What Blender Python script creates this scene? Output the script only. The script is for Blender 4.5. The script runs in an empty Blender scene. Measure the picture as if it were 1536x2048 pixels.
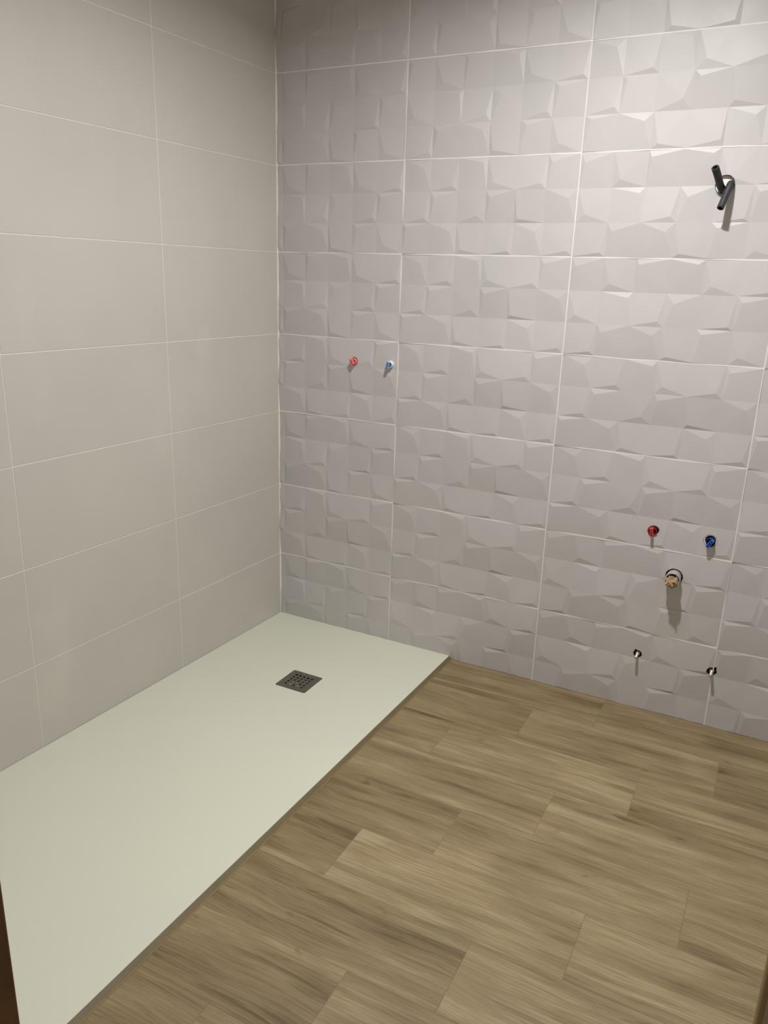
import bpy, bmesh, math, random
import numpy as np
from mathutils import Vector, Matrix
random.seed(7)
C = bpy.context.scene.collection
scn = bpy.context.scene

# ---------------------------------------------------------------- camera
cam_d = bpy.data.cameras.new('camera')
cam_d.sensor_fit = 'VERTICAL'; cam_d.sensor_height = 36.0; cam_d.lens = 27.382
cam_d.clip_start = 0.02; cam_d.clip_end = 50
cam = bpy.data.objects.new('camera', cam_d); C.objects.link(cam)
_r = Vector((0.88561829, 0.46345059, 0.02989652)); _u = Vector((-0.15955719, 0.2431818, 0.95676753)); _v = Vector((-0.43614419, 0.85210103, -0.28931312))
M = Matrix((( _r.x, _u.x, -_v.x, 1.78939), (_r.y, _u.y, -_v.y, -2.55046), (_r.z, _u.z, -_v.z, 1.39506), (0, 0, 0, 1)))
cam.matrix_world = M
scn.camera = cam

# ---------------------------------------------------------------- world, lamp, exposure
LAMP = Vector((1.28, -1.00, 2.50))
w = bpy.data.worlds.new('world'); scn.world = w; w.use_nodes = True
w.node_tree.nodes['Background'].inputs[0].default_value = (1.0, 0.93, 0.85, 1)
w.node_tree.nodes['Background'].inputs[1].default_value = 0.40
ld = bpy.data.lights.new('downlight_lamp', 'AREA'); ld.shape = 'DISK'; ld.size = 0.09; ld.energy = 35; ld.spread = math.radians(158); ld.color = (1.0, 0.98, 0.975)
lo = bpy.data.objects.new('downlight_lamp', ld); lo.location = LAMP; C.objects.link(lo)
scn.view_settings.view_transform = 'Standard'; scn.view_settings.look = 'None'
scn.view_settings.gamma = 1.0; scn.view_settings.use_curve_mapping = False
scn.view_settings.exposure = 0.0

# ---------------------------------------------------------------- helpers
def lin(r, g, b):
    f = lambda c: (c / 255 / 12.92) if c / 255 <= 0.04045 else ((c / 255 + 0.055) / 1.055) ** 2.4
    return (f(r), f(g), f(b), 1)

def mat(name, col, rough=0.5, metal=0.0, var=0.06, scale=6.0, bump=0.0, bscale=200.0, spec=0.5, coat=0.0):
    """principled material whose colour wanders a little with object-space noise"""
    m = bpy.data.materials.new(name); m.use_nodes = True
    nt = m.node_tree; b = nt.nodes['Principled BSDF']
    tc = nt.nodes.new('ShaderNodeTexCoord'); geo = nt.nodes.new('ShaderNodeNewGeometry')
    n = nt.nodes.new('ShaderNodeTexNoise'); n.inputs['Scale'].default_value = scale; n.inputs['Detail'].default_value = 4
    nt.links.new(geo.outputs['Position'], n.inputs['Vector'])
    r = nt.nodes.new('ShaderNodeValToRGB')
    r.color_ramp.elements[0].position = 0.3; r.color_ramp.elements[1].position = 0.7
    r.color_ramp.elements[0].color = tuple(c * (1 - var) for c in col[:3]) + (1,)
    r.color_ramp.elements[1].color = tuple(min(1, c * (1 + var)) for c in col[:3]) + (1,)
    nt.links.new(n.outputs['Fac'], r.inputs['Fac']); nt.links.new(r.outputs['Color'], b.inputs['Base Color'])
    b.inputs['Roughness'].default_value = rough; b.inputs['Metallic'].default_value = metal
    b.inputs['Specular IOR Level'].default_value = spec
    if bump:
        n2 = nt.nodes.new('ShaderNodeTexNoise'); n2.inputs['Scale'].default_value = bscale; n2.inputs['Detail'].default_value = 3
        nt.links.new(geo.outputs['Position'], n2.inputs['Vector'])
        bp = nt.nodes.new('ShaderNodeBump'); bp.inputs['Strength'].default_value = bump; bp.inputs['Distance'].default_value = 0.001
        nt.links.new(n2.outputs['Fac'], bp.inputs['Height']); nt.links.new(bp.outputs['Normal'], b.inputs['Normal'])
    return m

def tile_mat(name, col, col2, rough):
    """satin glazed tile: two near tints in soft clouds, faint brushed grout haze"""
    m = mat(name, col, rough, var=0.0)
    nt = m.node_tree; b = nt.nodes['Principled BSDF']
    geo = [n for n in nt.nodes if n.type == 'NEW_GEOMETRY'][0]
    def noise(scale, det, sc=(1, 1, 1)):
        mp = nt.nodes.new('ShaderNodeMapping'); mp.inputs['Scale'].default_value = sc
        nt.links.new(geo.outputs['Position'], mp.inputs['Vector'])
        n = nt.nodes.new('ShaderNodeTexNoise'); n.inputs['Scale'].default_value = scale; n.inputs['Detail'].default_value = det
        n.inputs['Roughness'].default_value = 0.55
        nt.links.new(mp.outputs['Vector'], n.inputs['Vector']); return n
    a = noise(2.2, 5)
    ra = nt.nodes.new('ShaderNodeValToRGB'); ra.color_ramp.elements[0].position = 0.36; ra.color_ramp.elements[1].position = 0.64
    ra.color_ramp.elements[0].color = col; ra.color_ramp.elements[1].color = col2
    nt.links.new(a.outputs['Fac'], ra.inputs['Fac'])
    h = noise(3.0, 3, (1.0, 1.0, 0.6))                                 # grout haze patches
    rh = nt.nodes.new('ShaderNodeValToRGB'); rh.color_ramp.elements[0].position = 0.60; rh.color_ramp.elements[1].position = 0.80
    rh.color_ramp.elements[0].color = (0, 0, 0, 1); rh.color_ramp.elements[1].color = (0.22, 0.22, 0.22, 1)
    nt.links.new(h.outputs['Fac'], rh.inputs['Fac'])
    mx = nt.nodes.new('ShaderNodeMix'); mx.data_type = 'RGBA'
    nt.links.new(rh.outputs['Color'], mx.inputs['Factor'])
    nt.links.new(ra.outputs['Color'], mx.inputs['A']); mx.inputs['B'].default_value = tuple(min(1, c * 1.35) for c in col2[:3]) + (1,)
    nt.links.new(mx.outputs['Result'], b.inputs['Base Color'])
    nr = noise(8, 4); mr = nt.nodes.new('ShaderNodeMapRange')
    mr.inputs['To Min'].default_value = rough - 0.06; mr.inputs['To Max'].default_value = rough + 0.10
    nt.links.new(nr.outputs['Fac'], mr.inputs['Value']); nt.links.new(mr.outputs['Result'], b.inputs['Roughness'])
    bn = noise(14, 3); bp = nt.nodes.new('ShaderNodeBump'); bp.inputs['Strength'].default_value = 0.25; bp.inputs['Distance'].default_value = 0.0012
    nt.links.new(bn.outputs['Fac'], bp.inputs['Height']); nt.links.new(bp.outputs['Normal'], b.inputs['Normal'])
    return m

def wood_tile_mat():
    m = bpy.data.materials.new('wood_look_porcelain'); m.use_nodes = True
    nt = m.node_tree; N = nt.nodes; L = nt.links; b = N['Principled BSDF']
    tc = N.new('ShaderNodeTexCoord'); oi = N.new('ShaderNodeAttribute'); oi.attribute_type = 'OBJECT'; oi.attribute_name = 'seed'
    ti = N.new('ShaderNodeAttribute'); ti.attribute_type = 'OBJECT'; ti.attribute_name = 'tint'
    off = N.new('ShaderNodeCombineXYZ'); L.new(oi.outputs['Fac'], off.inputs['X']); L.new(oi.outputs['Fac'], off.inputs['Y']); L.new(oi.outputs['Fac'], off.inputs['Z'])
    add = N.new('ShaderNodeVectorMath'); add.operation = 'ADD'; L.new(tc.outputs['Object'], add.inputs[0]); L.new(off.outputs[0], add.inputs[1])
    def noise(sc, detail, rough=0.5, dist=0.0, src=None):
        mp = N.new('ShaderNodeMapping'); mp.inputs['Scale'].default_value = sc; L.new((src or add).outputs[0], mp.inputs['Vector'])
        n = N.new('ShaderNodeTexNoise'); n.inputs['Scale'].default_value = 1.0; n.inputs['Detail'].default_value = detail
        n.inputs['Roughness'].default_value = rough; n.inputs['Distortion'].default_value = dist
        L.new(mp.outputs[0], n.inputs['Vector']); return n
    # slow wander of the grain direction
    wn = noise((2.5, 2.0, 1), 2)
    ws = N.new('ShaderNodeVectorMath'); ws.operation = 'SCALE'; ws.inputs['Scale'].default_value = 0.05
    sub = N.new('ShaderNodeVectorMath'); sub.operation = 'SUBTRACT'; sub.inputs[1].default_value = (0.5, 0.5, 0.5)
    L.new(wn.outputs['Color'], sub.inputs[0]); L.new(sub.outputs[0], ws.inputs[0])
    pr = N.new('ShaderNodeVectorMath'); pr.operation = 'ADD'; L.new(add.outputs[0], pr.inputs[0]); L.new(ws.outputs[0], pr.inputs[1])
    s1 = noise((1.5, 15, 1), 3, 0.55, 0.35, pr)      # broad streaks
    s2 = noise((4.5, 60, 1), 4, 0.6, 0.25, pr)        # fine streaks
    s3 = noise((14, 150, 1), 2, 0.6, 0.0, pr)       # pores
    cl = noise((3.0, 7, 1), 3, 0.5, 0.6, pr)        # soft clouds
    # cathedral figure
    mp = N.new('ShaderNodeMapping'); mp.inputs['Scale'].default_value = (1.2, 9, 1); L.new(pr.outputs[0], mp.inputs['Vector'])
    wv = N.new('ShaderNodeTexWave'); wv.wave_type = 'RINGS'; wv.inputs['Scale'].default_value = 4.0; wv.inputs['Distortion'].default_value = 7.0
    wv.inputs['Detail'].default_value = 3; wv.inputs['Detail Scale'].default_value = 1.4; L.new(mp.outputs[0], wv.inputs['Vector'])
    def mul(a, k):
        q = N.new('ShaderNodeMath'); q.operation = 'MULTIPLY'; L.new(a, q.inputs[0]); q.inputs[1].default_value = k; return q.outputs[0]
    def plus(a, c):
        q = N.new('ShaderNodeMath'); q.operation = 'ADD'; L.new(a, q.inputs[0]); L.new(c, q.inputs[1]); return q.outputs[0]
    def thresh(n, lo, hi, k):
        q = N.new('ShaderNodeMapRange'); q.inputs['From Min'].default_value = lo; q.inputs['From Max'].default_value = hi
        q.inputs['To Max'].default_value = -k; L.new(n.outputs['Fac'], q.inputs['Value']); return q.outputs['Result']
    ln = noise((1.6, 60, 1), 3, 0.6, 0.5, pr)       # sparse dark hairlines
    kn = noise((7, 26, 1), 3, 0.5, 0.8, pr)         # knots and flecks
    dk = noise((1.3, 17, 1), 2, 0.4, 0.4, add)      # long dark heartwood bands
    tot = plus(plus(plus(mul(s1.outputs['Fac'], 0.70), mul(s2.outputs['Fac'], 0.50)), plus(mul(cl.outputs['Fac'], 0.55), mul(wv.outputs['Fac'], 0.09))), mul(s3.outputs['Fac'], 0.30))
    tot = plus(tot, thresh(ln, 0.60, 0.70, 0.20)); tot = plus(tot, thresh(kn, 0.66, 0.74, 0.22)); tot = plus(tot, thresh(dk, 0.58, 0.66, 0.17))
    tot = plus(tot, ti.outputs['Fac'])
    mr = N.new('ShaderNodeMapRange'); mr.inputs['From Min'].default_value = 0.67; mr.inputs['From Max'].default_value = 1.36
    L.new(tot, mr.inputs['Value'])
    r = N.new('ShaderNodeValToRGB'); e = r.color_ramp.elements
    e[0].position = 0.0; e[0].color = WOOD[0]
    e[1].position = 1.0; e[1].color = WOOD[3]
    x = e.new(0.35); x.color = WOOD[1]
    x = e.new(0.68); x.color = WOOD[2]
    L.new(mr.outputs['Result'], r.inputs['Fac']); L.new(r.outputs['Color'], b.inputs['Base Color'])
    b.inputs['Roughness'].default_value = 0.55; b.inputs['Specular IOR Level'].default_value = 0.4
    bp = N.new('ShaderNodeBump'); bp.inputs['Strength'].default_value = 0.15; bp.inputs['Distance'].default_value = 0.0008
    L.new(s2.outputs['Fac'], bp.inputs['Height']); L.new(bp.outputs['Normal'], b.inputs['Normal'])
    return m

WOOD = [lin(93, 77, 50), lin(119, 103, 73), lin(137, 121, 90), lin(158, 143, 110)]
m_relief = tile_mat('satin_relief_tile', lin(181, 179, 177), lin(188, 184, 183), 0.47)
m_plain = tile_mat('satin_plain_tile', lin(188, 185, 178), lin(194, 190, 182), 0.46)
m_grout = mat('pale_grout', lin(222, 218, 213), 0.8, var=0.05, scale=30)
m_floor_grout = mat('tan_floor_grout', lin(132, 114, 84), 0.85, var=0.06, scale=40)
m_tray = mat('matt_resin', lin(203, 205, 188), 0.5, var=0.012, scale=3, bump=0.05, bscale=350, spec=0.4)
m_seal = mat('brown_sealant', lin(106, 95, 69), 0.5, var=0.08, scale=12)
m_hair = mat('ochre_edge_line', lin(146, 124, 82), 0.6)
m_wood = wood_tile_mat()
m_steel = mat('brushed_dark_steel', lin(98, 95, 85), 0.45, metal=0.35, var=0.12, scale=40)
m_black = mat('black_void', lin(14, 13, 12), 0.6)
m_conduit = mat('black_conduit_plastic', lin(40, 42, 46), 0.42, var=0.3, scale=60)
m_plaster = mat('white_plaster', lin(238, 232, 216), 0.8, var=0.05, scale=50)
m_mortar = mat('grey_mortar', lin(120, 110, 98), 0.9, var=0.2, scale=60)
m_red = mat('red_plug_plastic', lin(196, 66, 66), 0.35, var=0.1, scale=60)
m_red_p = mat('pale_red_plug_plastic', lin(222, 120, 116), 0.35, var=0.15, scale=90)
m_red_d = mat('dark_red_plug_plastic', lin(120, 20, 24), 0.4)
m_blue = mat('blue_plug_plastic', lin(38, 96, 176), 0.35, var=0.1, scale=60)
m_blue_l = mat('pale_blue_plug_plastic', lin(120, 158, 205), 0.35, var=0.1, scale=60)
m_pale = mat('milky_plug_plastic', lin(214, 222, 232), 0.35, var=0.05)
m_navy = mat('navy_plug_plastic', lin(16, 30, 84), 0.4)
m_pipe = mat('grey_pvc', lin(165, 158, 156), 0.4, var=0.12, scale=40)
m_tape = mat('crumpled_masking_tape', lin(158, 134, 98), 0.7, var=0.45, scale=120)
m_stud = mat('zinc_stud', lin(176, 168, 154), 0.4, metal=0.6, var=0.2, scale=90)
m_jamb = mat('dark_varnished_wood', lin(78, 50, 16), 0.5, var=0.4, scale=9)
m_jamb2 = mat('brown_door_stop', lin(128, 100, 58), 0.5, var=0.1, scale=9)
m_paint = mat('off_white_paint', lin(225, 222, 215), 0.9, var=0.02)

def link(name, bm, m, parent=None, kind=None, smooth=False):
    me = bpy.data.meshes.new(name); bmesh.ops.recalc_face_normals(bm, faces=bm.faces); bm.to_mesh(me); bm.free()
    if smooth:
        for p in me.polygons: p.use_smooth = True
    o = bpy.data.objects.new(name, me); C.objects.link(o)
    for q in (m if isinstance(m, (list, tuple)) else [m]): me.materials.append(q)
    if parent: o.parent = parent
    if kind: o['kind'] = kind
    return o

def tag(o, label, cat, group=None):
    o['label'] = label; o['category'] = cat
    if group: o['group'] = group
    return o

def box(bm, x0, x1, y0, y1, z0, z1, mi=0):
    vs = [bm.verts.new((x, y, z)) for x in (x0, x1) for y in (y0, y1) for z in (z0, z1)]
    for f in ((0, 1, 3, 2), (4, 6, 7, 5), (0, 4, 5, 1), (2, 3, 7, 6), (0, 2, 6, 4), (1, 5, 7, 3)):
        bm.faces.new([vs[i] for i in f]).material_index = mi
    return vs

def prism(bm, poly, z0, z1, mi=0):
    a = [bm.verts.new((x, y, z0)) for x, y in poly]; b = [bm.verts.new((x, y, z1)) for x, y in poly]
    n = len(poly)
    bm.faces.new(a[::-1]).material_index = mi; bm.faces.new(b).material_index = mi
    for i in range(n): bm.faces.new((a[i], a[(i + 1) % n], b[(i + 1) % n], b[i])).material_index = mi

def lathe(bm, prof, M, seg=28, mi=0, cap0=True, cap1=True, wob=None):
    """prof: (radius, height) along local z, placed by matrix M"""
    rings = []
    for k, (r, h) in enumerate(prof):
        rings.append([bm.verts.new(M @ Vector(((r * (wob(i, k) if wob else 1)) * math.cos(2 * math.pi * i / seg), (r * (wob(i, k) if wob else 1)) * math.sin(2 * math.pi * i / seg), h))) for i in range(seg)])
    for a, b in zip(rings, rings[1:]):
        for i in range(seg): bm.faces.new((a[i], a[(i + 1) % seg], b[(i + 1) % seg], b[i])).material_index = mi
    if cap0: bm.faces.new(rings[0][::-1]).material_index = mi
    if cap1: bm.faces.new(rings[-1]).material_index = mi

def tube(bm, pts, r, seg=16, ribs=0, rin=None, mi=0):
    """swept tube along pts; optional corrugation; open far end when rin is given"""
    P = [Vector(p) for p in pts]; path = []
    n = 24
    for s in range(len(P) - 1):                       # catmull-rom
        p0 = P[max(s - 1, 0)]; p1 = P[s]; p2 = P[s + 1]; p3 = P[min(s + 2, len(P) - 1)]
        for k in range(n):
            t = k / n
            path.append(0.5 * ((2 * p1) + (-p0 + p2) * t + (2 * p0 - 5 * p1 + 4 * p2 - p3) * t * t + (-p0 + 3 * p1 - 3 * p2 + p3) * t ** 3))
    path.append(P[-1])
    rings = []; up = None
    for k, p in enumerate(path):
        d = (path[min(k + 1, len(path) - 1)] - path[max(k - 1, 0)]).normalized()
        if up is None: up = d.orthogonal().normalized()
        up = (up - d * up.dot(d)).normalized(); sd = d.cross(up)
        rr = r * (1 + (0.055 if (ribs and k % 2) else 0))
        rings.append([bm.verts.new(p + rr * (math.cos(2 * math.pi * i / seg) * up + math.sin(2 * math.pi * i / seg) * sd)) for i in range(seg)])
    if rin:
        d = (path[-1] - path[-2]).normalized(); sd = d.cross(up)
        for rr, dep in ((rin, 0), (rin, 0.03)):
            rings.append([bm.verts.new(path[-1] - d * dep + rr * (math.cos(2 * math.pi * i / seg) * up + math.sin(2 * math.pi * i / seg) * sd)) for i in range(seg)])
    for a, b in zip(rings, rings[1:]):
        for i in range(seg): bm.faces.new((a[i], a[(i + 1) % seg], b[(i + 1) % seg], b[i])).material_index = mi
    bm.faces.new(rings[0][::-1]); bm.faces.new(rings[-1])

def boolean_cut(obj, cutters):
    for c in cutters:
        md = obj.modifiers.new('cut', 'BOOLEAN'); md.operation = 'DIFFERENCE'; md.solver = 'EXACT'; md.object = c
    dg = bpy.context.evaluated_depsgraph_get(); dg.update()
    me = bpy.data.meshes.new_from_object(obj.evaluated_get(dg)); obj.modifiers.clear(); obj.data = me

# ---------------------------------------------------------------- dimensions
SK = 0.0346                      # the shower wall is not quite square to the relief wall
FL = -0.013                      # wood floor, the tray top is z = 0
CEIL = 2.535
ROW0 = 0.2714                    # lowest full joint above the tray
PIT = 0.3
A0, TW = 0.5213, 0.59637         # first joint on the relief wall, tile pitch
LA = 0.5925
XR = 2.14                        # wall on the right, outside the frame
YF = -2.08                       # inner face of the wall with the doorway

# holes in the relief wall: x, z, radius
HOLES = {'cable': (1.535, 1.672, 0.0265), 'rred': (1.471, 0.629, 0.0195), 'rblue': (1.644, 0.627, 0.0205), 'drain': (1.553, 0.488, 0.0275),
         'lred': (0.344, 1.091, 0.0150), 'lblue': (0.493, 1.092, 0.0150), 'b1': (1.473, 0.187, 0.0145), 'b2': (1.710, 0.186, 0.0160)}
TOY = Matrix.Rotation(math.radians(90), 4, 'X')      # local +z -> world -y (into the room)
def hole_cutter(key):
    x, z, r = HOLES[key]; bm = bmesh.new()
    rnd = random.Random(key); ragged = 0.10 if key in ('b1', 'b2') else 0.03
    ph = [1 + ragged * (rnd.random() - 0.5) for _ in range(28)]
    if key == 'b1': ph[9] = 1.35; ph[10] = 1.2
    if key == 'b2': ph[4] = 1.45; ph[5] = 1.25
    lathe(bm, [(r, -0.085), (r, 0.03)], Matrix.Translation((x, 0, z)) @ TOY, wob=lambda i, k: ph[i])
    bmesh.ops.recalc_face_normals(bm, faces=bm.faces)
    me = bpy.data.meshes.new('cutter'); bm.to_mesh(me); bm.free()
    o = bpy.data.objects.new('cutter', me); C.objects.link(o); return o
cutters = {k: hole_cutter(k) for k in HOLES}

# ---------------------------------------------------------------- relief wall
bm = bmesh.new(); box(bm, -0.15, XR + 0.1, 0.0070, 0.12, -0.10, CEIL)
wall_right = link('wall_right', bm, m_grout, kind='structure')
boolean_cut(wall_right, list(cutters.values()))
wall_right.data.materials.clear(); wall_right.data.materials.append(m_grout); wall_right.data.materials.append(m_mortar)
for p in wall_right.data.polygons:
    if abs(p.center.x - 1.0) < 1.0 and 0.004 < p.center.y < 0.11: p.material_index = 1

MA = {(1,1):('TR',.27,.28),(2,1):('BR',.21,.16),(3,1):('TR',.14,.16),(4,1):('BL',.235,.23),(5,1):('BR',.185,.175),(6,1):('TL',.13,.205),
      (1,2):('BR',.185,.155),(2,2):('TL',.16,.19),(3,2):('BR',.295,.235),(4,2):('TL',.155,.215),(5,2):('BL',.115,.125),(6,2):('TR',.27,.28),
      (1,3):('TL',.14,.135),(2,3):('TR',.245,.26),(3,3):('BL',.195,.155),(4,3):('BR',.15,.12),(5,3):('TR',.27,.27),(6,3):('BR',.17,.165)}
MB = {(1,1):('TL',.14,.27),(2,1):('BL',.24,.23),(3,1):('TL',.085,.18),(4,1):('TR',.205,.14),(5,1):('BL',.24,.24),(6,1):('BR',.2,.12),
      (1,2):('BL',.25,.25),(2,2):('TR',.14,.17),(3,2):('BR',.18,.165),(4,2):('TL',.245,.295),(5,2):('BR',.155,.10),(6,2):('TL',.165,.195),
      (1,3):('BR',.175,.125),(2,3):('TL',.15,.26),(3,3):('TR',.27,.27),(4,3):('BL',.195,.12),(5,3):('TL',.16,.16),(6,3):('BL',.255,.23)}
DEL = 0.0049                      # height of the raised corners
TWi, THi, TT = TW - 0.0032, PIT - 0.0032, 0.008
def node_heights(pat):
    """heights of the 7 x 4 grid nodes: in every cell one corner lies DEL below the plane of the other three"""
    rows, rhs = [], []
    for (c, r), (k, du, dv) in pat.items():
        i, j = c - 1, r - 1
        n = {'TL': (i, j), 'TR': (i + 1, j), 'BR': (i + 1, j + 1), 'BL': (i, j + 1)}
        order = ['TL', 'TR', 'BR', 'BL']; a = order.index(k); v = np.zeros(28)
        for q, sg in ((0, -1), (1, 1), (2, -1), (3, 1)): x, y = n[order[(a + q) % 4]]; v[y * 7 + x] = sg
        rows.append(v); rhs.append(0.74 * DEL * (0.75 + 1.2 * min(du, dv)))
    W = np.array([2.5 if (y in (0, 3) or x in (0, 6)) else 1.0 for y in range(4) for x in range(7)])
    h = np.linalg.lstsq(np.array(rows) / W, np.array(rhs), rcond=None)[0] / W
    h = h - h[W > 1].mean() + 0.0004
    return {(x, y): float(h[y * 7 + x]) for x in range(7) for y in range(4)}
def relief_bm(pat, flip):
    """one tile, centred on its own origin in x / z, facing -y; closed solid"""
    bm = bmesh.new(); cw, ch = TWi / 6, THi / 3; nh = node_heights(pat)
    node = {(i, j): bm.verts.new((i * cw - TWi / 2, -nh[i, j], THi / 2 - j * ch)) for i in range(7) for j in range(4)}
    for (c, r), (k, du, dv) in pat.items():
        i, j = c - 1, r - 1
        x0, x1 = i * cw - TWi / 2, (i + 1) * cw - TWi / 2
        z0, z1 = THi / 2 - j * ch, THi / 2 - (j + 1) * ch
        g = {'TL': (i, j), 'TR': (i + 1, j), 'BR': (i + 1, j + 1), 'BL': (i, j + 1)}
        order = ['TL', 'TR', 'BR', 'BL']; a = order.index(k); P1, O, P2 = order[(a + 1) % 4], order[(a + 2) % 4], order[(a + 3) % 4]
        ix = (x1 - du * cw) if 'R' in k else (x0 + du * cw); iz = (z1 + dv * ch) if 'B' in k else (z0 - dv * ch)
        hx = P1 if P1[0] == k[0] else P2; hz = P2 if hx == P1 else P1          # neighbour along x, neighbour along z
        hK = nh[g[hx]] + nh[g[hz]] - nh[g[O]]
        hI = hK + du * (nh[g[hx]] - hK) + dv * (nh[g[hz]] - hK)
        hI += 0.26 * DEL * (0.75 + 1.2 * min(du, dv))
        I = bm.verts.new((ix, -hI, iz)); n = {q: node[g[q]] for q in order}
        bm.faces.new((n[k], n[P1], I)); bm.faces.new((n[P2], n[k], I)); bm.faces.new((I, n[P1], n[O])); bm.faces.new((I, n[O], n[P2]))
    ring = [(i, 0) for i in range(7)] + [(6, j) for j in range(1, 4)] + [(i, 3) for i in range(5, -1, -1)] + [(0, j) for j in range(2, 0, -1)]
    back = [bm.verts.new((node[k].co.x, TT, node[k].co.z)) for k in ring]
    for a in range(len(ring)):
        b = (a + 1) % len(ring); bm.faces.new((node[ring[a]], node[ring[b]], back[b], back[a]))
    bm.faces.new(back)
    if flip: bmesh.ops.rotate(bm, verts=bm.verts, matrix=Matrix.Rotation(math.pi, 3, 'Y'))
    bmesh.ops.recalc_face_normals(bm, faces=bm.faces); return bm

def cut_bm(bm, co, no):
    res = bmesh.ops.bisect_plane(bm, geom=bm.verts[:] + bm.edges[:] + bm.faces[:], plane_co=co, plane_no=no, clear_outer=True)
    ed = [e for e in res['geom_cut'] if isinstance(e, bmesh.types.BMEdge)]
    bmesh.ops.holes_fill(bm, edges=ed, sides=0)

LAY = ['ACA', 'BCD', 'CAB', 'CABA', 'DAAA', 'BAAA', 'AABA', 'CBBC']
cache = {}
for r, rowk in enumerate(LAY):
    zt = ROW0 + (7 - r) * PIT; zc = zt - PIT / 2
    for c, k in enumerate(rowk + rowk[-1] * (4 - len(rowk))):
        xc = A0 + (c - 1) * TW + TW / 2
        pat, flip = (MA if k in 'AC' else MB), k in 'CD'
        xlo, xhi = 0.0030, XR - 0.002
        clip = []
        if xc - TWi / 2 < xlo: clip.append(((xlo - xc, 0, 0), (-1, 0, 0)))
        if xc + TWi / 2 > xhi: clip.append(((xhi - xc, 0, 0), (1, 0, 0)))
        if zc - THi / 2 < FL + 0.001: clip.append(((0, 0, FL + 0.001 - zc), (0, 0, -1)))
        if zc + THi / 2 > CEIL - 0.002: clip.append(((0, 0, CEIL - 0.002 - zc), (0, 0, 1)))
        key = (k, c == 0, c == 3, r == 7, r == 0)
        if key not in cache:
            b = relief_bm(pat, flip)
            for co, no in clip: cut_bm(b, co, no)
            me = bpy.data.meshes.new('tile'); bmesh.ops.recalc_face_normals(b, faces=b.faces); b.to_mesh(me); b.free(); me.materials.append(m_relief); cache[key] = me
        o = bpy.data.objects.new('tile', cache[key]); C.objects.link(o); o.location = (xc, random.uniform(-.0003, .0003), zc)
        o.parent = wall_right
        bpy.context.view_layer.update()
        cs = [cutters[h] for h, (hx, hz, hr) in HOLES.items() if abs(hx - xc) < TW / 2 + hr and abs(hz - zc) < PIT / 2 + hr]
        if cs:
            o.data = o.data.copy(); boolean_cut(o, cs)
bm = bmesh.new()
for r in range(8): box(bm, 0.0, XR, -0.0007, 0.0075, ROW0 + r * PIT - 0.0016, ROW0 + r * PIT + 0.0016)
link('grout_line', bm, m_grout, wall_right)
bm = bmesh.new()
for c in range(3):
    for r in range(8): box(bm, A0 + c * TW - 0.0016, A0 + c * TW + 0.0016, -0.0007, 0.0075, max(FL, ROW0 + (r - 1) * PIT + 0.0016), min(CEIL, ROW0 + r * PIT - 0.0016))
link('grout_line', bm, m_grout, wall_right)
# pale grout bead in the vertical corner joint
bm = bmesh.new()
prism(bm, [(0.0002, 0.0005), (0.0045, 0.0005), (0.0045, -0.0012), (0.0012, -0.0045), (-0.0003, -0.0045)], FL, CEIL)
link('grout_joint', bm, m_grout, wall_right)
for o in cutters.values(): bpy.data.objects.remove(o)

# ---------------------------------------------------------------- plain tiled shower wall (local y runs along it)
bm = bmesh.new(); box(bm, -0.15, -0.0010, YF - 0.15, 0.0, -0.10, CEIL)
wall_left = link('wall_left', bm, m_grout, kind='structure')
wall_left.rotation_euler.z = -math.atan(SK)
def plain_tile(y0, y1, z0, z1):
    bm = bmesh.new(); e = 0.0007
    box(bm, -0.008, -e, y0, y1, z0, z1)
    f = [v for v in bm.verts if abs(v.co.x + e) < 1e-6]
    g = bmesh.ops.extrude_face_region(bm, geom=[q for q in bm.faces if all(abs(v.co.x + e) < 1e-6 for v in q.verts)])
    yc, zc = (y0 + y1) / 2, (z0 + z1) / 2
    for v in [q for q in g['geom'] if isinstance(q, bmesh.types.BMVert)]:
        v.co.x = 0.0; v.co.y += e if v.co.y < yc else -e; v.co.z += e if v.co.z < zc else -e
    bmesh.ops.delete(bm, geom=[q for q in bm.faces if len(q.verts) == 4 and all(abs(v.co.x + e) < 1e-6 for v in q.verts)], context='FACES')
    return bm
for r in range(8):
    z1 = ROW0 + (7 - r) * PIT - 0.0012; z0 = max(z1 - PIT + 0.0024, FL + 0.001); z1 = min(z1, CEIL - 0.002)
    for c in range(4):
        y1 = -(0.0030 if c == 0 else LA + (c - 1) * TW + 0.0011); y0 = -(LA + c * TW - 0.0011)
        y0 = max(y0, YF)
        if y1 <= y0 + 0.01: continue
        o = link('tile', plain_tile(y0, y1, z0, z1), m_plain, wall_left)
        o.location.x = random.uniform(-.0002, .0002)

# ---------------------------------------------------------------- rest of the room shell (outside the frame)
bm = bmesh.new(); box(bm, XR, XR + 0.1, YF - 0.15, 0.0, -0.10, CEIL); link('wall_side', bm, m_plain, kind='structure')
DX0, DX1, DH = 1.045, 1.838, 2.03
bm = bmesh.new()
box(bm, -0.30, DX0 - 0.03, YF - 0.12, YF, -0.10, CEIL); box(bm, DX1 + 0.03, XR, YF - 0.12, YF, -0.10, CEIL); box(bm, DX0 - 0.03, DX1 + 0.03, YF - 0.12, YF, DH + 0.03, CEIL)
link('wall_front', bm, m_plain, kind='structure')
bm = bmesh.new(); box(bm, -0.3, XR + 0.1, YF - 0.15, 0.12, CEIL, CEIL + 0.06); link('ceiling', bm, m_paint, kind='structure')

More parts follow.
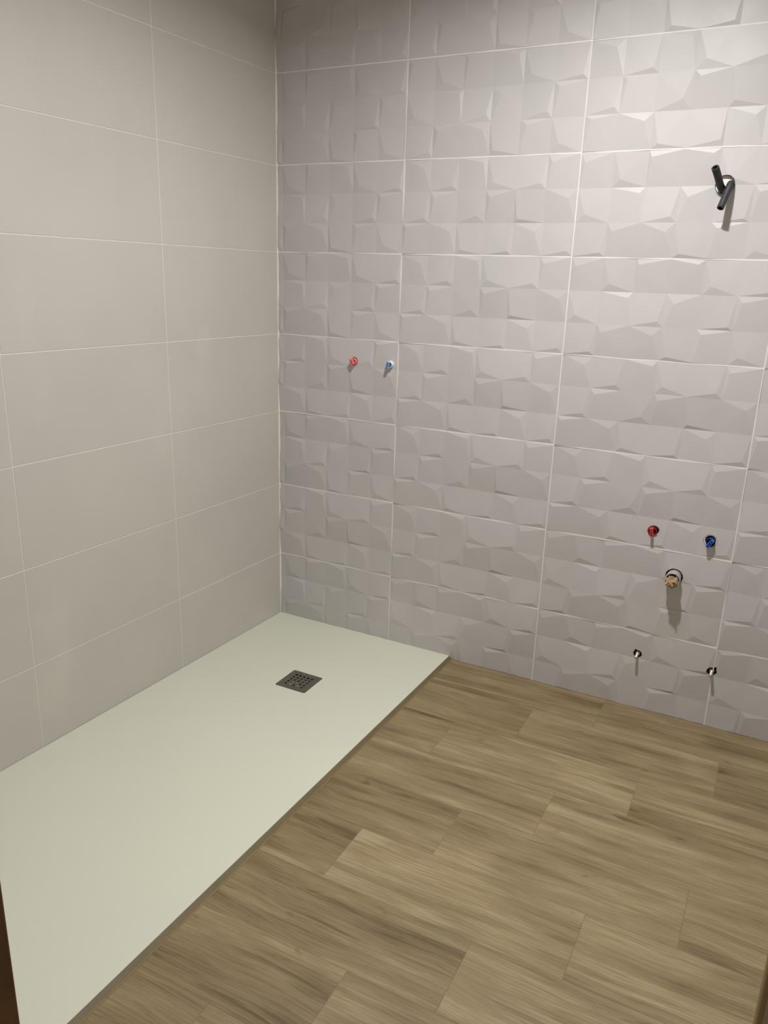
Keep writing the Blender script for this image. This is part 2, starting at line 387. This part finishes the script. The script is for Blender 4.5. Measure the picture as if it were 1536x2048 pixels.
# door frame
dr = bpy.data.objects.new('door_1', None); C.objects.link(dr); dr.location = ((DX0 + DX1) / 2, YF - 0.06, FL); dr['kind'] = 'structure'
def dpart(name, m, *b):
    bm = bmesh.new(); box(bm, *b); o = link(name, bm, m, dr); o.matrix_parent_inverse = Matrix.Translation(dr.location).inverted()
    bv = o.modifiers.new('bevel', 'BEVEL'); bv.width = 0.003; bv.segments = 2; return o
dpart('jamb', m_jamb, DX0 - 0.03, DX0, YF - 0.13, YF + 0.006, FL, DH)
dpart('jamb', m_jamb, DX1, DX1 + 0.03, YF - 0.13, YF - 0.012, FL, DH)
dpart('door_stop', m_jamb2, DX1 - 0.003, DX1 + 0.03, YF - 0.012, YF + 0.006, FL, DH)
dpart('head', m_jamb, DX0 - 0.03, DX1 + 0.03, YF - 0.13, YF + 0.006, DH, DH + 0.03)

# ceiling light
rt = bpy.data.objects.new('ceiling_light', None); C.objects.link(rt); rt.location = (LAMP.x, LAMP.y, CEIL)
tag(rt, 'round white flush downlight in the ceiling above the room', 'light')
bm = bmesh.new(); lathe(bm, [(0.075, 0.0), (0.075, -0.012), (0.068, -0.020), (0.056, -0.020), (0.056, -0.004), (0.0555, 0.0)], Matrix.Identity(4), 40, cap0=False, cap1=False)
link('trim_ring', bm, m_paint, rt, smooth=True)
me_ = bpy.data.materials.new('lit_diffuser'); me_.use_nodes = True
me_.node_tree.nodes['Principled BSDF'].inputs['Emission Color'].default_value = (1, .965, .93, 1)
me_.node_tree.nodes['Principled BSDF'].inputs['Emission Strength'].default_value = 6
bm = bmesh.new(); lathe(bm, [(0.0555, -0.004), (0.0555, -0.001)], Matrix.Identity(4), 40); link('diffuser', bm, me_, rt)

# ---------------------------------------------------------------- floor of wood look planks
bm = bmesh.new(); box(bm, -0.3, XR + 0.1, YF - 0.75, 0.12, -0.12, FL - 0.0006)
floor = link('floor', bm, m_floor_grout, kind='structure')
def tray_edge(y): return 0.7873 + 0.0200 * y
TINT = {(0, 1): -.02, (0, 2): .0, (1, 1): -.06, (1, 2): .05, (1, 3): .02, (2, 1): -.05, (2, 2): .10, (2, 3): .03, (3, 1): .02, (3, 2): .08, (4, 1): -.10, (4, 2): .04, (4, 3): .06,
        (5, 1): -.06, (5, 2): .12, (5, 3): .03, (6, 1): -.06, (6, 2): .04, (6, 3): -.01}
for k in range(12):
    yt = -0.001 - 0.2025 * k; yb = yt - 0.2013
    yt -= 0.0
    base = 1.389 - 0.2035 * k
    while base > 0.3: base -= 0.596
    n = 0; xj = base
    while xj < XR:
        xa, xb = xj + 0.0006, xj + 0.596 - 0.0006
        xj += 0.596
        xb = min(xb, XR - 0.001)
        g = 0.0136
        e0, e1 = tray_edge(yb) + g, tray_edge(yt) + g
        if k >= 10: e0 = e1 = -0.25
        if xb <= max(e0, e1) + 0.01 or xa >= XR - 0.01: continue
        n += 1
        poly = [(max(xa, e0), yb), (xb, yb), (xb, yt), (max(xa, e1), yt)]
        cx, cy = (poly[0][0] + xb) / 2, (yb + yt) / 2
        bm = bmesh.new(); prism(bm, [(px - xa, py - cy) for px, py in poly], -0.009, 0.0)
        ed = [e for e in bm.edges if all(v.co.z > -0.001 for v in e.verts)]
        bmesh.ops.bevel(bm, geom=ed, offset=0.0006, segments=1, affect='EDGES')
        o = link('plank', bm, m_wood, floor); o.location = (xa, cy, FL + random.uniform(-.0002, .0002))
        o['seed'] = float(random.Random(k * 17 + n * 5 + 3).uniform(0, 60)); o['tint'] = float(TINT.get((k, n), random.uniform(-.05, .05)))

# sealant bead between tray and planks, with its ochre hairline
yE = -2.06
bm = bmesh.new()
def strip(bm, y0, y1, sec, mi=0):
    a = [bm.verts.new((tray_edge(y0) + dx, y0, z)) for dx, z in sec]; b = [bm.verts.new((tray_edge(y1) + dx, y1, z)) for dx, z in sec]
    n = len(sec); bm.faces.new(a); bm.faces.new(b[::-1])
    for i in range(n): bm.faces.new((a[i], a[(i + 1) % n], b[(i + 1) % n], b[i])).material_index = mi
strip(bm, yE, -0.002, [(-0.006, -0.0035), (0.0012, -0.0022), (0.0115, FL + 0.0030), (0.0115, FL - 0.006), (-0.006, FL - 0.006)])
link('trim_1', bm, m_seal, kind='structure')
bm = bmesh.new(); strip(bm, yE, -0.002, [(0.0115, FL + 0.0025), (0.0132, FL + 0.0006), (0.0132, FL - 0.004), (0.0115, FL - 0.004)])
link('trim_2', bm, m_hair, kind='structure')

# ---------------------------------------------------------------- shower tray
tray = bpy.data.objects.new('shower_tray', None); C.objects.link(tray); tray.location = (0.39, -1.03, FL)
tag(tray, 'long flat off-white shower tray set against both tiled walls', 'shower tray')
def lw(y): return y * SK
DC = (0.398, -0.4585)            # drain centre
def rrect(cx, cy, h, r, seg=6):
    pts = []
    for q, (sx, sy) in enumerate(((1, 1), (-1, 1), (-1, -1), (1, -1))):
        for s in range(seg + 1):
            a = math.radians(90 * q + 90 * s / seg); pts.append((cx + sx * (h - r) + r * math.cos(a), cy + sy * (h - r) + r * math.sin(a)))
    return pts
bm = bmesh.new()
y1 = -0.0015
# top as a fine grid sloping a few millimetres to the drain, with a square seat left open around it
H = 0.063
xs_f = lambda y: (lw(y) + 0.0015, tray_edge(y))
ys = [y1, -0.15, -0.28, DC[1] + H, DC[1] - H, -0.64, -0.85, -1.1, -1.4, -1.7, yE]
fr = [0.0, 0.22, None, None, 0.78, 1.0]
grid = []
for y in ys:
    a, b = xs_f(y); row = []
    for i, f in enumerate(fr):
        x = DC[0] - H if i == 2 else DC[0] + H if i == 3 else a + (b - a) * f
        edge = i in (0, 5) or y in (y1, yE)
        d = math.hypot(x - DC[0], (y - DC[1]) * 0.55)
        z = 0.0 if edge else -0.0035 * max(0.0, 1 - d / 0.75)
        row.append(bm.verts.new((x, y, z)))
    grid.append(row)
for j in range(len(ys) - 1):
    for i in range(5):
        if i == 2 and j == 3: continue
        bm.faces.new((grid[j][i], grid[j + 1][i], grid[j + 1][i + 1], grid[j][i + 1]))
# seat: rounded inner rim dropping to a floor
zt = grid[3][2].co.z
rim = rrect(DC[0], DC[1], 0.0622, 0.0065); rimv = [bm.verts.new((x, y, zt)) for x, y in rim]; low = [bm.verts.new((x, y, zt - 0.011)) for x, y in rim]
corner = [grid[3][3], grid[3][2], grid[4][2], grid[4][3]]   # ++, -+, --, +-
n = len(rim); per = n // 4
for q in range(4):
    for s in range(per - 1): bm.faces.new((corner[q], rimv[q * per + s], rimv[q * per + s + 1]))
    a = q * per + per - 1; b = (q + 1) % 4 * per; bm.faces.new((corner[q], rimv[a], rimv[b], corner[(q + 1) % 4]))
for i in range(n): bm.faces.new((rimv[i], rimv[(i + 1) % n], low[(i + 1) % n], low[i]))
f = bm.faces.new(low); f.material_index = 1
# skirt and base
loop = [grid[0][i] for i in range(6)] + [grid[j][5] for j in range(1, len(ys))] + [grid[-1][i] for i in range(4, -1, -1)] + [grid[j][0] for j in range(len(ys) - 2, 0, -1)]
base = [bm.verts.new((v.co.x, v.co.y, FL)) for v in loop]
for i in range(len(loop)): bm.faces.new((loop[i], loop[(i + 1) % len(loop)], base[(i + 1) % len(loop)], base[i]))
ts = link('tray_slab', bm, [m_tray, m_black], tray); ts.matrix_parent_inverse = Matrix.Translation(tray.location).inverted()
for p in ts.data.polygons: p.use_smooth = False

# drain cover: rounded plate pierced by 25 square holes
bm = bmesh.new(); prism(bm, rrect(0, 0, 0.0607, 0.0060), -0.0015, 0.0)
dc = link('drain_cover', bm, m_steel); dc.location = (DC[0], DC[1], zt + 0.0004); dc.rotation_euler.z = -0.005
bm = bmesh.new()
for i in range(5):
    for j in range(5):
        poly = [(x + (i - 2) * 0.0168, y + (j - 2) * 0.0168) for x, y in rrect(0, 0, 0.0049, 0.0016, 2)]; prism(bm, poly, -0.01, 0.01)
pm = bpy.data.meshes.new('cutter'); bmesh.ops.recalc_face_normals(bm, faces=bm.faces); bm.to_mesh(pm); bm.free()
pc = bpy.data.objects.new('cutter', pm); C.objects.link(pc); pc.location = dc.location; pc.rotation_euler = dc.rotation_euler
bpy.context.view_layer.update(); boolean_cut(dc, [pc]); bpy.data.objects.remove(pc)
tag(dc, 'square dark steel drain grate with small square holes in the white tray', 'drain')
m_water = mat('water', (0.8, 0.8, 0.8, 1), 0.05); m_water.node_tree.nodes['Principled BSDF'].inputs['Transmission Weight'].default_value = 0.9
bm = bmesh.new()
for i, j, r in ((1, 0, .0045), (2, 1, .0035), (1, 1, .0035), (3, 0, .004)):
    lathe(bm, [(r, 0), (r * .9, r * .22), (r * .6, r * .4), (r * .2, r * .48)], Matrix.Translation(((i - 2) * 0.0168 * .95, (j - 2) * 0.0168, 0.0001)), 12)
wd = link('water_drops', bm, m_water, dc, smooth=True); wd['kind'] = 'stuff'

# ---------------------------------------------------------------- fittings in the relief wall
def at(key, d=0.0): x, z, r = HOLES[key]; return Matrix.Translation((x, -d, z)) @ TOY
def thing(name, key, label, cat, group=None):
    o = bpy.data.objects.new(name, None); C.objects.link(o); x, z, r = HOLES[key]; o.location = (x, 0.0, z); tag(o, label, cat, group); return o
def sub(name, bm, m, root, smooth=False):
    o = link(name, bm, m, root, smooth=smooth); o.matrix_parent_inverse = Matrix.Translation(root.location).inverted(); return o

def plug(key, body, bar, dark, label, out, ang, disc_out, sleeve, white, off, fac=.70, inner=None):
    x, z, r = HOLES[key]; root = thing('pipe_plug', key, label, 'pipe plug', 'test plugs in the wall pipes')
    bm = bmesh.new()   # fitting sleeve the plug is screwed into
    lathe(bm, [(r * .97, -0.07), (r * .97, sleeve - 0.001), (r * .93, sleeve), (r * .80, sleeve), (r * .80, -0.02), (r * .80, -0.07)], at(key), cap0=False, cap1=False)
    sub('sleeve', bm, white, root, True)
    bm = bmesh.new()   # cup of the plug
    rr = r * fac; PC = Matrix.Translation((off[0], 0, off[1])) @ at(key)
    lathe(bm, [(rr, -0.06), (rr, disc_out - 0.003), (rr * .97, disc_out), (rr * .82, disc_out)], PC, cap0=False, cap1=False)
    lathe(bm, [(rr * .82, disc_out), (rr * .78, disc_out - 0.008), (0.001, disc_out - 0.009)], PC, mi=1, cap0=False, cap1=True)
    sub('plug_cup', bm, [body, inner or body], root, True)
    # flat key bar with three square windows
    hw = 0.0048; L = r * .68; q = Matrix.Rotation(ang, 4, 'Z')
    bm = bmesh.new()
    M = PC @ q
    def bx(a0, a1, b0, b1, c0, c1, mi):
        vs = [bm.verts.new(M @ Vector((X, Y, Z))) for X in (a0, a1) for Y in (b0, b1) for Z in (c0, c1)]
        for f in ((0, 1, 3, 2), (4, 6, 7, 5), (0, 4, 5, 1), (2, 3, 7, 6), (0, 2, 6, 4), (1, 5, 7, 3)): bm.faces.new([vs[i] for i in f]).material_index = mi
    zb = disc_out - 0.009
    bx(-hw, -hw + .0022, -L, L, zb, out, 0); bx(hw - .0022, hw, -L, L, zb, out, 0)
    for s in (-1.0, -0.36, 0.36, 1.0): bx(-hw + .0022, hw - .0022, s * L * .90 - .0011, s * L * .90 + .0011, zb, out, 0)
    bx(-hw + .0022, hw - .0022, -L * .9, L * .9, zb, out - 0.005, 1)
    sub('key_bar', bm, [bar, dark], root)
    return root

plug('rred', m_red_d, m_red, m_red_d, 'red plastic pipe plug in the right pair of holes, above the drain pipe', 0.024, 0.12, 0.004, -0.006, m_plaster, (-0.0035, -0.001))
plug('rblue', m_navy, m_blue, m_navy, 'blue plastic pipe plug in the right pair of holes, near the picture edge', 0.026, -0.55, 0.004, -0.003, m_plaster, (0.001, -0.0035))
plug('lred', m_red_p, m_red_p, m_red, 'pale red plastic pipe plug, left of the pair above the shower tray', 0.028, 0.5, 0.016, 0.001, m_red_p, (-0.001, -0.001), .86, m_red_d)
plug('lblue', m_pale, m_blue_l, m_navy, 'blue plastic pipe plug, right of the pair above the shower tray', 0.030, -0.2, 0.016, 0.001, m_plaster, (0.0, -0.001), .86, m_navy)

# waste pipe with crumpled tape
root = thing('waste_pipe', 'drain', 'grey waste pipe stub stuffed with crumpled tan tape, below the red plug', 'pipe')
bm = bmesh.new()
lathe(bm, [(.0225, -0.075), (.0225, 0.020), (.0240, 0.021), (.0240, 0.030), (.0226, 0.031), (.0226, 0.036), (.0205, 0.0365), (.0198, 0.030), (.0198, 0.0)], at('drain'), 36, cap0=False)
sub('pipe', bm, m_pipe, root, False)
rnd = random.Random(8); bm = bmesh.new(); bmesh.ops.create_icosphere(bm, subdivisions=4, radius=1.0)
crease = [(Vector((rnd.uniform(-1, 1), rnd.uniform(-1, 1), rnd.uniform(-1, 1))).normalized(), rnd.uniform(-.5, .5)) for _ in range(9)]
for v in bm.verts:
    d = v.co.normalized()
    k = 1.02 + 0.42 * min(min(abs(d.dot(c) - q) * 4.0, 1.0) - 0.75 for c, q in crease) + 0.05 * rnd.random()
    v.co = Vector((d.x * .0205 * k, d.y * .034 * k, d.z * .0195 * k))
bmesh.ops.translate(bm, verts=bm.verts, vec=(HOLES['drain'][0] - .001, -0.052, HOLES['drain'][1] - 0.002))
sub('tape_stuffing', bm, m_tape, root)

# threaded studs
def stud(key, label, ln, rr):
    root = thing('threaded_stud', key, label, 'stud', 'metal studs low on the relief wall')
    bm = bmesh.new(); prof = [(rr, -0.07)]
    z = -0.02
    while z < ln - 0.002: prof += [(rr, z), (rr * .86, z + .0008)]; z += .0016
    prof += [(rr * .92, ln - .001), (rr * .75, ln)]
    lathe(bm, prof, at(key), 18); sub('rod', bm, m_stud, root, False)
    bm = bmesh.new(); lathe(bm, [(rr * 1.02, -0.014), (rr * 1.75, -0.014), (rr * 1.75, -0.007), (rr * 1.02, -0.007)], at(key), 6, cap0=False, cap1=False); sub('nut', bm, m_stud, root)
stud('b1', 'short zinc threaded stud low on the wall, below left of the waste pipe', 0.034, 0.0050)
stud('b2', 'short zinc threaded stud low on the wall, the one nearer the right edge', 0.036, 0.0052)

# electrical outlet: plaster lined box with two conduits
root = thing('wiring_box', 'cable', 'round white lined wiring hole high on the right of the relief wall', 'wiring box')
bm = bmesh.new(); r = HOLES['cable'][2]
lathe(bm, [(r * .96, -0.080), (r * .96, -0.0085), (r * .95, -0.009), (0.0005, -0.009)], at('cable'), 36, cap0=False)
sub('box_body', bm, m_plaster, root, False)
cx, cz, _ = HOLES['cable']
bm = bmesh.new()
tube(bm, [(cx - .0035, 0.0150, cz - .012), (cx - .0045, 0.004, cz - .012), (cx - .010, -0.018, cz - .004), (cx - .0185, -0.045, cz + .021), (cx - .0255, -0.064, cz + .0385)], .0098, ribs=1, rin=.0062)
o = link('cable_conduit', bm, m_conduit, smooth=False); tag(o, 'black corrugated conduit end bent upward out of the wiring hole', 'conduit', 'conduit ends at the wiring hole')
bm = bmesh.new()
tube(bm, [(cx + .0155, 0.0150, cz + .000), (cx + .0155, 0.004, cz + .001), (cx + .0155, -0.014, cz - .001), (cx + .0110, -0.036, cz - .026), (cx + .0025, -0.060, cz - .0670)], .0094, ribs=1, rin=.0066)
o = link('cable_conduit', bm, m_conduit, smooth=False); tag(o, 'black corrugated conduit with open end hanging down from the wiring hole', 'conduit', 'conduit ends at the wiring hole')
